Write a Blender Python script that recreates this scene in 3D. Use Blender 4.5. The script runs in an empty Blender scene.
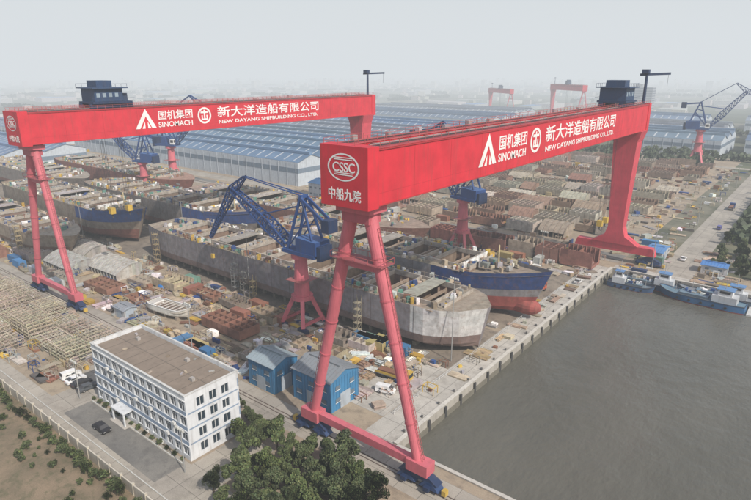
import bpy, math, random
from mathutils import Vector, Matrix
R=random.Random(7)
sc=bpy.context.scene
col=sc.collection
sc.view_settings.view_transform='Standard'; sc.view_settings.look='None'; sc.view_settings.exposure=0

# ---------------------------------------------------------------- materials
def nt_new(name):
    m=bpy.data.materials.new(name); m.use_nodes=True
    nt=m.node_tree; b=nt.nodes['Principled BSDF']; return m,nt,b
def noise(nt,scale,detail=6,vec=None,rough=.6):
    n=nt.nodes.new('ShaderNodeTexNoise'); n.inputs['Scale'].default_value=scale; n.inputs['Detail'].default_value=detail
    n.inputs['Roughness'].default_value=rough
    if vec is not None: nt.links.new(vec,n.inputs['Vector'])
    return n
def coords(nt,scale=(1,1,1)):
    g=nt.nodes.new('ShaderNodeNewGeometry'); mp=nt.nodes.new('ShaderNodeMapping'); mp.inputs['Scale'].default_value=scale
    nt.links.new(g.outputs['Position'],mp.inputs['Vector']); return mp.outputs[0]
def ramp(nt,src,stops):
    r=nt.nodes.new('ShaderNodeValToRGB'); e=r.color_ramp.elements
    while len(e)<len(stops): e.new(.5)
    for i,(p,c) in enumerate(stops):
        e[i].position=p; e[i].color=(c[0],c[1],c[2],1) if not isinstance(c,(int,float)) else (c,c,c,1)
    nt.links.new(src,r.inputs[0]); return r.outputs[0]
def mix(nt,fac,a,b,mode='MIX'):
    m=nt.nodes.new('ShaderNodeMix'); m.data_type='RGBA'; m.blend_type=mode
    for s,v in ((m.inputs[0],fac),(m.inputs[6],a),(m.inputs[7],b)):
        if isinstance(v,(int,float)): s.default_value=v
        elif isinstance(v,tuple): s.default_value=(*v[:3],1)
        else: nt.links.new(v,s)
    return m.outputs[2]
def attr_mat(name,rough=.6,metal=0,streak=.35,rust=.0,spot=.25,nscale=.35):
    m,nt,b=nt_new(name)
    a=nt.nodes.new('ShaderNodeAttribute'); a.attribute_name='Col'
    n1=noise(nt,nscale,8,coords(nt))
    c=mix(nt,1,a.outputs['Color'],ramp(nt,n1.outputs[0],[(.3,1-spot),(.65,1.0+spot*.3)]),'MULTIPLY')
    n2=noise(nt,1.0,4,coords(nt,(1.3,1.3,.12)))
    c=mix(nt,ramp(nt,n2.outputs[0],[(.5,0.0),(.75,streak)]),c,(.10,.075,.055))
    if rust>0:
        n3=noise(nt,.8,8,coords(nt),.7)
        c=mix(nt,ramp(nt,n3.outputs[0],[(.52,0.0),(.66,rust)]),c,(.16,.075,.04))
    nt.links.new(c,b.inputs['Base Color']); b.inputs['Roughness'].default_value=rough; b.inputs['Metallic'].default_value=metal
    return m
M_PAINT=attr_mat('painted_steel',.58,0,.28,0,.2,.22)
M_RUST=attr_mat('weathered_steel',.8,0,.35,.4,.35,.5)
M_WALL=attr_mat('plaster_wall',.8,0,.3,0,.15,.5)
M_ROOF=attr_mat('metal_roof',.5,0,.15,.15,.2,.1)
M_LEAF=attr_mat('foliage',.7,0,0,0,.3,.6)
def glass_mat():
    m,nt,b=nt_new('window_glass'); b.inputs['Base Color'].default_value=(.03,.045,.06,1); b.inputs['Roughness'].default_value=.12; return m
M_GLASS=glass_mat()
def plain(name,c,rough=.6):
    m,nt,b=nt_new(name); n=noise(nt,2,3,coords(nt))
    o=mix(nt,1,(c[0],c[1],c[2]),ramp(nt,n.outputs[0],[(.3,.88),(.7,1.0)]),'MULTIPLY'); nt.links.new(o,b.inputs['Base Color']); b.inputs['Roughness'].default_value=rough; return m
M_WHITE=plain('white_paint',(.8,.8,.78),.5)

def ground_mat(name,c1,c2,c3,s1=.06,s2=.5,rough=.9,slab=0,bump=.0):
    m,nt,b=nt_new(name); v=coords(nt)
    n1=noise(nt,s1,8,v,.65); n2=noise(nt,s2,8,v,.7); n3=noise(nt,6,3,v)
    c=mix(nt,ramp(nt,n1.outputs[0],[(.4,0.0),(.6,1.0)]),c1,c2)
    c=mix(nt,ramp(nt,n2.outputs[0],[(.48,0.0),(.68,.8)]),c,c3)
    c=mix(nt,1,c,ramp(nt,n3.outputs[0],[(.3,.8),(.7,1.1)]),'MULTIPLY')
    if slab:
        br=nt.nodes.new('ShaderNodeTexBrick'); br.offset=0; nt.links.new(v,br.inputs['Vector'])
        br.inputs['Scale'].default_value=1/slab; br.inputs['Brick Width'].default_value=1; br.inputs['Row Height'].default_value=1
        br.inputs['Mortar Size'].default_value=.012; br.inputs['Color1'].default_value=(1,1,1,1); br.inputs['Color2'].default_value=(.86,.86,.86,1); br.inputs['Mortar'].default_value=(.5,.5,.5,1)
        c=mix(nt,1,c,br.outputs['Color'],'MULTIPLY')
    nt.links.new(c,b.inputs['Base Color']); b.inputs['Roughness'].default_value=rough
    return m
M_YARD=ground_mat('yard_dirt',(.35,.285,.205),(.28,.225,.17),(.16,.13,.10),.05,.35)
M_YARD2=ground_mat('dock_floor',(.25,.21,.165),(.18,.15,.12),(.10,.085,.07),.07,.4)
M_CONC=ground_mat('concrete',(.40,.365,.31),(.33,.30,.26),(.22,.20,.17),.05,.25,.9,5)
M_CONCL=ground_mat('concrete_light',(.48,.455,.41),(.41,.39,.35),(.27,.25,.22),.08,.3,.9,6)
M_ASPH=ground_mat('asphalt',(.16,.155,.145),(.21,.20,.18),(.11,.105,.10),.1,.5)
M_SOIL=ground_mat('soil_verge',(.24,.18,.12),(.165,.13,.085),(.085,.09,.045),.12,.6)
def land_mat():
    m,nt,b=nt_new('farmland'); v=coords(nt)
    vo=nt.nodes.new('ShaderNodeTexVoronoi'); vo.inputs['Scale'].default_value=.006; nt.links.new(v,vo.inputs['Vector'])
    sep=nt.nodes.new('ShaderNodeSeparateColor'); nt.links.new(vo.outputs['Color'],sep.inputs[0])
    c=ramp(nt,sep.outputs[0],[(0,(.07,.09,.045)),(.35,(.15,.14,.09)),(.6,(.06,.075,.04)),(.8,(.2,.18,.14)),(1,(.09,.10,.06))])
    n=noise(nt,.02,10,v,.7); c=mix(nt,ramp(nt,n.outputs[0],[(.48,0.0),(.58,.8)]),c,(.05,.06,.035))
    nt.links.new(c,b.inputs['Base Color']); b.inputs['Roughness'].default_value=1; return m
M_LAND=land_mat()
def water_mat():
    m,nt,b=nt_new('harbour_water'); v=coords(nt)
    n=noise(nt,.025,7,coords(nt,(1,.4,1)),.6); c=ramp(nt,n.outputs[0],[(.35,(.085,.083,.068)),(.65,(.125,.12,.10))])
    nt.links.new(c,b.inputs['Base Color']); b.inputs['Roughness'].default_value=.1; b.inputs['IOR'].default_value=1.33
    n1=noise(nt,.55,6,coords(nt,(1,.4,1)),.68); n2=noise(nt,.09,4,v)
    ad=nt.nodes.new('ShaderNodeMath'); ad.operation='MULTIPLY_ADD'; nt.links.new(n2.outputs[0],ad.inputs[0]); ad.inputs[1].default_value=3; nt.links.new(n1.outputs[0],ad.inputs[2])
    bp=nt.nodes.new('ShaderNodeBump'); bp.inputs['Strength'].default_value=.45; bp.inputs['Distance'].default_value=.6
    nt.links.new(ad.outputs[0],bp.inputs['Height']); nt.links.new(bp.outputs[0],b.inputs['Normal']); return m
M_WATER=water_mat()

# ---------------------------------------------------------------- mesh batch
class B:
    def __init__(s): s.v=[];s.f=[];s.c=[]
    def face(s,pts,c):
        i=len(s.v); s.v.extend([tuple(p) for p in pts]); s.f.append(tuple(range(i,i+len(pts)))); s.c.append(c)
    def hexa(s,P,c,top=None):
        i=len(s.v); s.v.extend([tuple(p) for p in P])
        for k,f in enumerate(((3,2,1,0),(4,5,6,7),(0,1,5,4),(1,2,6,5),(2,3,7,6),(3,0,4,7))):
            s.f.append(tuple(i+j for j in f)); s.c.append(top if (top and k==1) else c)
    def box(s,x0,x1,y0,y1,z0,z1,c,top=None):
        s.hexa([(x0,y0,z0),(x1,y0,z0),(x1,y1,z0),(x0,y1,z0),(x0,y0,z1),(x1,y0,z1),(x1,y1,z1),(x0,y1,z1)],c,top)
    def rbox(s,cx,cy,z0,sx,sy,sz,a,c,top=None,tp=1):
        ca,sa=math.cos(a),math.sin(a); P=[]
        for z,k in ((z0,1),(z0+sz,tp)):
            for dx,dy in ((-1,-1),(1,-1),(1,1),(-1,1)):
                x=dx*sx/2*k;y=dy*sy/2*k; P.append((cx+x*ca-y*sa,cy+x*sa+y*ca,z))
        s.hexa(P,c,top)
    def tube(s,p,q,r1,r2=None,c=(.5,.5,.5),n=6,cap=True):
        r2=r1 if r2 is None else r2; p=Vector(p);q=Vector(q); d=(q-p)
        if d.length<1e-6: return
        d.normalize(); u=d.orthogonal().normalized(); w=d.cross(u); i=len(s.v)
        for b,r in ((p,r1),(q,r2)):
            for k in range(n):
                a=2*math.pi*k/n; s.v.append(tuple(b+u*math.cos(a)*r+w*math.sin(a)*r))
        for k in range(n):
            s.f.append((i+k,i+(k+1)%n,i+n+(k+1)%n,i+n+k)); s.c.append(c)
        if cap:
            s.f.append(tuple(i+k for k in reversed(range(n)))); s.c.append(c)
            s.f.append(tuple(i+n+k for k in range(n))); s.c.append(c)
    def beam(s,p,q,w,h,c):
        p=Vector(p);q=Vector(q);d=(q-p).normalized(); up=Vector((0,0,1)) if abs(d.z)<.95 else Vector((0,1,0))
        u=d.cross(up).normalized()*w/2; t=u.cross(d).normalized()*h/2
        s.hexa([p-u-t,p+u-t,q+u-t,q-u-t,p-u+t,p+u+t,q+u+t,q-u+t],c)
    def truss(s,p,q,w1,h1,w2,h2,n,r,c,side=None):
        p=Vector(p);q=Vector(q);d=(q-p).normalized()
        sd=Vector(side).normalized() if side else d.cross(Vector((0,0,1))).normalized()
        up=sd.cross(d).normalized(); pts=[]
        for i in range(n+1):
            t=i/n; b=p.lerp(q,t); w=(w1+(w2-w1)*t)/2; h=(h1+(h2-h1)*t)/2
            pts.append([b+sd*w*a+up*h*e for a,e in ((-1,-1),(1,-1),(1,1),(-1,1))])
        for i in range(n):
            for k in range(4):
                s.tube(pts[i][k],pts[i+1][k],r,r,c,4,False)
                s.tube(pts[i][k],pts[i+1][(k+1)%4] if i%2 else pts[i+1][(k-1)%4],r*.6,r*.6,c,4,False)
                s.tube(pts[i+1][k],pts[i+1][(k+1)%4],r*.6,r*.6,c,4,False)
    def obj(s,name,mat,parent=None,loc=(0,0,0),smooth=False,rot=0):
        me=bpy.data.meshes.new(name); me.from_pydata(s.v,[],s.f)
        at=me.color_attributes.new('Col','FLOAT_COLOR','CORNER'); arr=[]
        for f,c in zip(s.f,s.c): arr.extend((c[0],c[1],c[2],1.0)*len(f))
        at.data.foreach_set('color',arr); me.materials.append(mat)
        if smooth: me.polygons.foreach_set('use_smooth',[True]*len(s.f))
        me.update(); o=bpy.data.objects.new(name,me); col.objects.link(o); o.location=loc; o.rotation_euler=(0,0,rot)
        if parent: o.parent=parent
        return o
def empty(name,loc=(0,0,0),rot=0):
    e=bpy.data.objects.new(name,None); col.objects.link(e); e.location=loc; e.rotation_euler=(0,0,rot); e.empty_display_size=1; return e
def jit(c,a=.15):
    k=1+R.uniform(-a,a); return tuple(max(0,x*k*(1+R.uniform(-a,a)*.3)) for x in c)
def text(body,w,h,loc,rot,parent,name,mat=None,off=.010):
    cu=bpy.data.curves.new(name,'FONT'); cu.body=body; cu.align_x='LEFT'; cu.align_y='BOTTOM_BASELINE'; cu.extrude=.02; cu.offset=off
    o=bpy.data.objects.new(name,cu); col.objects.link(o); cu.materials.append(mat or M_WHITE)
    bpy.context.view_layer.update(); d=o.dimensions
    o.scale=(w/max(d.x,.01),h/max(d.y,.01),1); o.rotation_euler=rot; o.location=loc; o.parent=parent
    return o

RED=(.58,.025,.042); PINK=(.54,.13,.16); PINKD=(.43,.095,.12); NAVY=(.012,.03,.085); BLUE=(.018,.06,.20); WHITE=(.78,.78,.76)
GREY=(.34,.34,.335); DK=(.05,.05,.055); TAN=(.44,.37,.27); RUSTC=(.22,.105,.065); BROWN=(.22,.165,.125); YEL=(.52,.35,.06); CONC=(.45,.42,.38)

# ---------------------------------------------------------------- gantry crane
def gantry(X,trolY,Y0=68,Y1=229,k=1,texts=True,name='gantry_crane',hook=18):
    E=empty(name,(X,0,0)); zb,zt=49.5,58.6
    b=B()
    for x0,x1 in ((-4.7,-1.7),(1.7,4.7)):
        b.box(x0,x1,Y0,Y1,zb,zt,RED)
        b.box(x0-.12,x1+.12,Y0+.5,Y1-.5,zt,zt+.12,(.42,.05,.06))
        b.box((x0+x1)/2-.2,(x0+x1)/2+.2,Y0+2,Y1-2,zt+.12,zt+.35,DK)
    for y in range(int(Y0)+8,int(Y1)-4,8): b.box(-1.7,1.7,y,y+.8,zt-2.5,zt-.1,(.28,.06,.06))
    b.box(-1.65,1.65,Y0+3,Y1-3,zb+.3,zb+.5,(.12,.06,.05))
    b.box(-4.95,4.95,Y0-.8,Y0+2,zb-.3,zt+.4,RED); b.box(-4.95,4.95,Y1-2,Y1+.8,zb-.3,zt+.4,RED)
    for sx in (-1,1):
        b.box(min(sx*4.7,sx*4.85),max(sx*4.7,sx*4.85),Y0+2,Y1-2,zb-.02,zb+.18,(.42,.03,.04))
        b.box(min(sx*4.7,sx*4.9),max(sx*4.7,sx*4.9),Y0+2,Y1-2,zt-.25,zt-.05,(.40,.03,.04))
        b.box(min(sx*4.7,sx*4.712),max(sx*4.7,sx*4.712),Y0+2,Y1-2,zb+2.0,zb+2.07,(.45,.02,.035))
        y=Y0+12
        while y<Y1-4:
            b.box(min(sx*4.7,sx*4.715),max(sx*4.7,sx*4.715),y,y+.09,zb+.2,zt-.3,(.42,.02,.03)); y+=11.7
    b.obj('girder',M_PAINT,E)
    b=B(); rc=(.42,.10,.10)
    for x in (-4.75,4.75,-1.75,1.75):
        for z in (.6,1.1): b.beam((x,Y0,zt+.12+z),(x,Y1,zt+.12+z),.06,.06,rc)
        y=Y0
        while y<=Y1: b.beam((x,y,zt+.1),(x,y,zt+1.22),.07,.07,rc); y+=2.5
    b.box(-6.0,-4.95,Y0+4,Y1-4,zt-1.2,zt-1.1,(.2,.08,.08))
    for z in (.5,1.0): b.beam((-6.0,Y0+4,zt-1.1+z),(-6.0,Y1-4,zt-1.1+z),.06,.06,rc)
    y=Y0+4
    while y<Y1-4: b.beam((-6.0,y,zt-1.2),(-6.0,y,zt-.1),.06,.06,rc); b.beam((-6,y,zt-1.2),(-4.8,y,zt-2.2),.08,.08,rc); y+=4
    for i in range(16):
        y=Y0+6+i*9.6; b.box(-4.4,-3.6,y,y+R.uniform(.8,2.4),zt+.12,zt+R.uniform(.7,1.4),jit((.35,.33,.33),.2)) if R.random()<.6 else None
    b.box(2.0,2.4,Y0+3,Y1-3,zt+.12,zt+.4,(.3,.28,.27))
    b.obj('handrails',M_PAINT,E)
    b=B(); yl=Y0+3.5
    b.box(-3.6,3.6,yl-2.3,yl+2.3,zb-1.6,zb-.3,PINK); b.box(-2.9,2.9,yl-1.6,yl+1.6,zb-3.4,zb-1.6,PINKD)
    for s in (-1,1):
        A=Vector((s*1.9,yl,zb-2)); F=Vector((s*12.6,yl,4.6)); n=6
        for i in range(n):
            r1=1.2-.3*i/n; r2=1.2-.3*(i+1)/n; p=A.lerp(F,i/n);q=A.lerp(F,(i+1)/n)
            b.tube(p,q,r1,r2,PINK,18,False); b.tube(q-(F-A).normalized()*.12,q+(F-A).normalized()*.12,r2+.12,r2+.12,PINKD,18)
        b.box(s*13-2.2,s*13+2.2,yl-1.3,yl+1.3,3.0,5.2,PINK)
        off=Vector((s*1.15,0,.5)); 
        for o2 in (-.3,.3): b.tube(A.lerp(F,.06)+off+Vector((0,o2,0)),F+off+Vector((0,o2,0)),.05,.05,(.35,.1,.1),4,False)
        for i in range(60):
            p=A.lerp(F,.06+.94*i/60)+off; b.beam(p-Vector((0,.3,0)),p+Vector((0,.3,0)),.05,.05,(.35,.1,.1))
    b.beam((-4.2,yl,zb-11),(4.2,yl,zb-11),1.3,1.3,PINK)
    b.box(-5.6,5.6,yl-1.8,yl+1.8,zb-10.3,zb-10.15,(.3,.08,.09))
    for s in (-1,1):
        b.beam((-5.6,yl+s*1.8,zb-9.2),(5.6,yl+s*1.8,zb-9.2),.07,.07,rc); b.beam((s*5.6,yl-1.8,zb-9.2),(s*5.6,yl+1.8,zb-9.2),.07,.07,rc)
        for i in range(5): b.beam((-5.6+i*2.8,yl+s*1.8,zb-10.2),(-5.6+i*2.8,yl+s*1.8,zb-9.2),.07,.07,rc)
    b.beam((-12,yl,4.3),(12,yl,4.3),1.4,1.5,PINK)
    b.obj('hinged_leg',M_PAINT,E)
    b=B(); yr=Y1-5
    LR=(.56,.06,.085)
    def ring(z,w,d): return [(-w,yr-d,z),(w,yr-d,z),(w,yr+d,z),(-w,yr+d,z)]
    st=[(zb+.0,5.4,4.0),(zb-4,4.1,3.6),(30,3.3,3.0),(13.5,2.7,2.3),(10.2,3.7,2.2),(7.0,8.6,2.0)]
    for (z1,w1,d1),(z2,w2,d2) in zip(st,st[1:]): b.hexa(ring(z2,w2,d2)+ring(z1,w1,d1),LR)
    b.hexa([(-15,yr-1.4,4),(15,yr-1.4,4),(15,yr+1.4,4),(-15,yr+1.4,4),(-14,yr-1.6,7.0),(14,yr-1.6,7.0),(14,yr+1.6,7.0),(-14,yr+1.6,7.0)],LR)
    z=8;i=0
    while z<zb-3:
        a=-1 if i%2 else 1
        b.beam((a*2.4,yr+4.7,z),(-a*2.4,yr+4.7,z+3.6),.8,.15,(.35,.08,.08)); b.box(-a*2.4-.8,-a*2.4+.8,yr+3.0,yr+5.1,z+3.6,z+3.7,(.35,.08,.08)); z+=3.7;i+=1
    b.obj('rigid_leg',M_PAINT,E)
    b=B()
    for y in (yl,yr):
        for s in (-1,1):
            cx=s*13
            b.hexa([(cx-4.2,y-.9,1.9),(cx+4.2,y-.9,1.9),(cx+4.2,y+.9,1.9),(cx-4.2,y+.9,1.9),(cx-1.4,y-.8,3.3),(cx+1.4,y-.8,3.3),(cx+1.4,y+.8,3.3),(cx-1.4,y+.8,3.3)],NAVY)
            for k in (-1,1):
                b.hexa([(cx+k*2.4-2,y-1.0,.8),(cx+k*2.4+2,y-1.0,.8),(cx+k*2.4+2,y+1.0,.8),(cx+k*2.4-2,y+1.0,.8),(cx+k*2.4-.8,y-.9,2.1),(cx+k*2.4+.8,y-.9,2.1),(cx+k*2.4+.8,y+.9,2.1),(cx+k*2.4-.8,y+.9,2.1)],(.018,.05,.14))
                for w in (-1.4,-.5,.5,1.4): b.tube((cx+k*2.4+w,y-.3,.5),(cx+k*2.4+w,y+.3,.5),.42,.42,DK,12)
                b.box(cx+k*2.4-.5,cx+k*2.4+.5,y-1.9,y-1.05,.8,1.7,NAVY)
            b.box(cx+s*4.8,cx+s*5.6,y-.5,y+.5,.4,1.4,YEL)
    b.obj('bogies',M_PAINT,E)
    b=B(); t=trolY
    for s in (-1,1):
        b.box(s*3.2-.6,s*3.2+.6,t-7,t+7,zt+.35,zt+1.6,NAVY)
    b.box(-4.6,4.6,t-6.5,t+6.5,zt+1.6,zt+2.2,NAVY)
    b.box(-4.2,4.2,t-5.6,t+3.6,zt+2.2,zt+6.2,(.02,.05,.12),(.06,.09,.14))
    b.box(-3.4,3.0,t+3.6,t+5.8,zt+2.2,zt+4.6,(.02,.045,.10))
    b.box(-5.4,5.4,t-6.6,t+5,zt+6.2,zt+6.5,(.03,.06,.13)); b.box(-3,3,t-4,t+1,zt+6.5,zt+8.6,(.02,.05,.12))
    for y in range(-5,3,2): b.box(4.2,4.24,t+y,t+y+1.1,zt+3.6,zt+4.8,(.25,.32,.38))
    for s in (-1,1):
        b.beam((s*5.2,t-7,zt+3.2),(s*5.2,t+7,zt+3.2),.08,.08,NAVY); b.beam((s*5.2,t-6.6,zt+7.6),(s*5.2,t+5,zt+7.6),.08,.08,NAVY)
        for i in range(7): b.beam((s*5.2,t-6.6+i*1.9,zt+6.5),(s*5.2,t-6.6+i*1.9,zt+7.6),.07,.07,NAVY)
    b.obj('trolley',M_PAINT,E)
    b=B(); 
    for dy in (-3,3):
        for x in (-.6,.6):
            for e in (-.5,.5): b.tube((x,t+dy+e,zt),(x,t+dy+e,hook+2),.05,.05,DK,4,False)
        b.rbox(0,t+dy,hook,1.8,1.6,2,0,YEL); b.tube((0,t+dy,hook),(0,t+dy,hook-1.2),.25,.2,DK,6); b.tube((0,t+dy,hook-1.2),(.7,t+dy,hook-1.6),.2,.12,DK,6)
    b.obj('hoist_ropes',M_PAINT,E)
    b=B(); ym=Y1-3
    b.tube((3,ym,zt),(3,ym,zt+10.5),.55,.45,NAVY,10); b.beam((1,ym-1,zt+10.2),(9.5,ym+5,zt+10.6),.6,.8,NAVY)
    b.box(1.6,3.8,ym-1.6,ym+.6,zt+10.6,zt+12,NAVY); b.tube((9,ym+4.6,zt+10.4),(9,ym+4.6,zt+6),.05,.05,DK,4,False)
    b.obj('maintenance_jib',M_PAINT,E)
    if texts:
        rt=(math.radians(90),0,math.radians(90)); x=4.73
        text('新大洋造船有限公司',54,4.0,(x,135.2,53.9),rt,E,'company_name_characters')
        text('NEW DAYANG SHIPBUILDING CO., LTD.',53,1.5,(x,135.5,51.3),rt,E,'company_name_latin',off=.016)
        text('国机集团',13.5,3.1,(x,110.8,54.4),rt,E,'group_name_characters')
        text('SINOMACH',13.5,1.75,(x,110.8,51.7),rt,E,'group_name_latin',off=.016)
        b=B(); 
        b.face([(x,102.4,51.6),(x,104.0,51.6),(x,106.4,55.6),(x,106.4,58.0)],WHITE)
        b.face([(x,110.0,51.6),(x,106.4,58.0),(x,106.4,55.6),(x,108.4,51.6)],WHITE)
        b.face([(x,104.8,51.6),(x,105.9,51.6),(x,105.9,53.8)],WHITE); b.face([(x,106.9,51.6),(x,108.0,51.6),(x,106.9,53.8)],WHITE)
        n=40
        for i in range(n):
            a0=2*math.pi*i/n;a1=2*math.pi*(i+1)/n
            b.face([(x,129.6+2.9*math.cos(a),54.6+2.9*math.sin(a)) if r else (x,129.6+2.25*math.cos(a),54.6+2.25*math.sin(a)) for r,a in ((1,a0),(1,a1),(0,a1),(0,a0))],WHITE)
        b.box(x-.01,x+.02,128.0,131.2,55.4,56.0,WHITE);b.box(x-.01,x+.025,129.3,129.9,53.0,56.6,WHITE);b.box(x-.01,x+.02,128.2,131.0,53.0,53.5,WHITE);b.box(x-.01,x+.02,128.3,128.8,53.5,54.7,WHITE);b.box(x-.01,x+.02,130.4,130.9,53.5,54.7,WHITE)
        b.obj('logo_marks',M_PAINT,E)
        re=(math.radians(90),0,0)
        yf=Y0-.83
        text('中船九院',6.8,2.0,(-3.4,yf,50.5),re,E,'institute_name')
        text('CSSC',4.6,1.5,(-2.3,yf,54.9),re,E,'builder_initials')
        b=B()
        for i in range(n):
            a0=2*math.pi*i/n;a1=2*math.pi*(i+1)/n
            b.face([(3.3*k*math.cos(a),yf,55.6+2.2*k*math.sin(a)) for k,a in ((1,a0),(1,a1),(.9,a1),(.9,a0))],WHITE)
        for dz in (-.95,-1.25,1.15,1.45): b.box(-1.9,1.9,yf-.02,yf+.01,55.6+dz,55.6+dz+.14,WHITE)
        b.obj('oval_emblem',M_PAINT,E)
    return E
gantry(-59.7,205)
gantry(-187,96,hook=24)
e=gantry(0,150,texts=False); e.rotation_euler=(0,0,math.radians(52)); e.scale=(.8,.55,.86)
e.location=(-330+150*.55*math.sin(math.radians(52)),880-150*.55*math.cos(math.radians(52)),0)
e2=gantry(0,150,texts=False); e2.rotation_euler=(0,0,math.radians(52)); e2.scale=(.7,.5,.72)
e2.location=(-450+150*.5*math.sin(math.radians(52)),900-150*.5*math.cos(math.radians(52)),0)

# ---------------------------------------------------------------- jib crane
def jib(x,y,ang,luff=0,s=1,ped=PINK):
    E=empty('jib_crane',(x,y,0),0); E.scale=(s,s,s)
    b=B()
    for a in (-1,1):
        for c in (-1,1):
            b.beam((a*4.2,c*4.2,1.2),(a*1.6,c*1.6,9),1.1,1.1,ped); b.box(a*4.2-1.8,a*4.2+1.8,c*4.2-.5,c*4.2+.5,.1,1.3,NAVY)
        b.beam((a*4,-4,2),(a*4,4,2),.7,.7,ped)
    b.tube((0,0,8.2),(0,0,9.4),3.1,3.1,ped,20); b.tube((0,0,9.4),(0,0,20.5),2.3,1.7,ped,20); b.tube((0,0,20.5),(0,0,22),2.7,2.7,ped,20)
    b.box(-3.2,3.2,-3.2,3.2,14,14.15,(.3,.1,.1))
    b.obj('pedestal',M_PAINT,E)
    U=bpy.data.objects.new('slewing_upper',None); col.objects.link(U); U.parent=E; U.rotation_euler=(0,0,ang)
    b=B()
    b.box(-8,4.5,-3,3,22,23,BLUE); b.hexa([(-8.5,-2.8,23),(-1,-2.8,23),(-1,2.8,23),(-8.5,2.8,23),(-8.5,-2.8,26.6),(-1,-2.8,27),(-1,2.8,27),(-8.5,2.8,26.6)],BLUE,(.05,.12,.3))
    b.box(-9.8,-8.5,-2.4,2.4,21.5,25.5,NAVY)
    b.box(2.2,4.6,-3.1,-1.3,23,25.6,WHITE); b.box(4.6,4.63,-2.9,-1.5,23.9,25.3,DK); b.box(2.5,4.3,-3.13,-3.1,23.9,25.3,DK)
    for c in (-1,1):
        b.beam((3,c*1.9,23),(-2,c*1.2,38),.6,.6,BLUE); b.beam((-6.5,c*2,26.8),(-2.4,c*1.2,38),.55,.55,BLUE)
        b.beam((.9,c*1.7,29),(-5,c*1.8,30.5),.35,.35,BLUE); b.beam((-.4,c*1.5,33),(-4,c*1.5,34),.35,.35,BLUE)
        b.beam((3,c*1.9,23.2),(-4.4,c*1.7,32),.3,.3,BLUE)
    b.beam((-2,-1.4,38),(-2,1.4,38),.8,.8,BLUE)
    for c in (-1,1): b.beam((-2,c*1.3,37.6),(-11,c*1.3,32+luff*.2),.5,.8,BLUE)
    b.box(-12.5,-9.8,-1.8,1.8,29.6+luff*.2,33+luff*.2,NAVY)
    P=Vector((4,0,23.5)); L=27; a=math.radians(28+luff); K=P+Vector((math.cos(a)*L,0,math.sin(a)*L))
    b.truss(P,P.lerp(K,.35),3.8,1.2,2.6,3.4,5,.26,BLUE,side=(0,1,0)); b.truss(P.lerp(K,.35),K,2.6,3.4,1.6,1.4,9,.26,BLUE,side=(0,1,0))
    T=K+Vector((13,0,-17+luff*.55)); Rr=K+Vector((-6,0,4.5))
    b.truss(Rr,K,.8,.6,1.4,2.6,3,.2,BLUE,side=(0,1,0)); b.truss(K,T,1.4,2.6,.8,.6,9,.22,BLUE,side=(0,1,0))
    for c in (-1,1):
        b.tube((-2,c*.9,38.3),Rr+Vector((0,c*.5,0)),.18,.18,BLUE,5,False); b.tube((-3,c*1.0,36),P.lerp(K,.45)+Vector((0,c*.9,1.4)),.2,.2,BLUE,5,False)
    b.tube(T,T-Vector((0,0,6)),.06,.06,DK,4,False); b.rbox(T.x,0,T.z-7.2,1,.8,1.4,0,YEL)
    b.obj('jib_and_machinery_house',M_PAINT,U)
    return E
jib(-111,106.5,math.radians(180))
jib(-111,196,math.radians(168),30)
jib(-83,506,math.radians(5),24,1.25)
jib(-328,206,math.radians(20),22,1.15)
jib(-300,170,math.radians(200),15)

# ---------------------------------------------------------------- hull loft
def hull(b,x0,x1,yc,beam,z0,h,upper,lower,deckc,bow=1,split=.35,taper=.16,aft=.0,raise_=0.0,pw=(2.2,.5),rake=.18,bowl=None):
    n=36; zl=[0,.06,.16,split,split+.001,.6,.85,1.0]; hw=[.0,.78,.97,1,1,1,1,1]
    rows=[]
    L=x1-x0
    for i in range(n+1):
        t=i/n; tt=t if bow==1 else 1-t
        s=1.0; u=0
        if tt>1-taper: u=(tt-(1-taper))/taper; s=max(0.02,(1-u**pw[0]))**pw[1]
        if aft and tt<aft: s=min(s,.72+.28*math.sin(tt/aft*math.pi/2))
        row=[]
        for z,k in zip(zl,hw):
            q=s*k
            if u>0: q=k*s*(1-u*.5*(1-z))
            zz=z0+h*z+ (raise_*max(0,(tt-.8)/.2)**2*z)
            xx=x0+L*t + bow*(z-.5)*beam*rake*u**2
            row.append((xx,q*beam/2,zz))
        rows.append(row)
    for i in range(n):
        for j in range(len(zl)-1):
            c=lower if zl[j+1]<=split+.0005 else upper
            if bowl and i/n>1-taper*1.3 and j>=3: c=bowl
            for sg in (-1,1):
                p=[rows[i][j],rows[i+1][j],rows[i+1][j+1],rows[i][j+1]]
                P=[(x,yc+sg*w,z) for x,w,z in p]
                if sg==1: P.reverse()
                b.face(P,jit(c,.05))
    for r in (rows[0],rows[-1]):
        b.face([(x,yc-w,z) for x,w,z in r]+[(x,yc+w,z) for x,w,z in reversed(r)],upper)
    return rows
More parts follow.
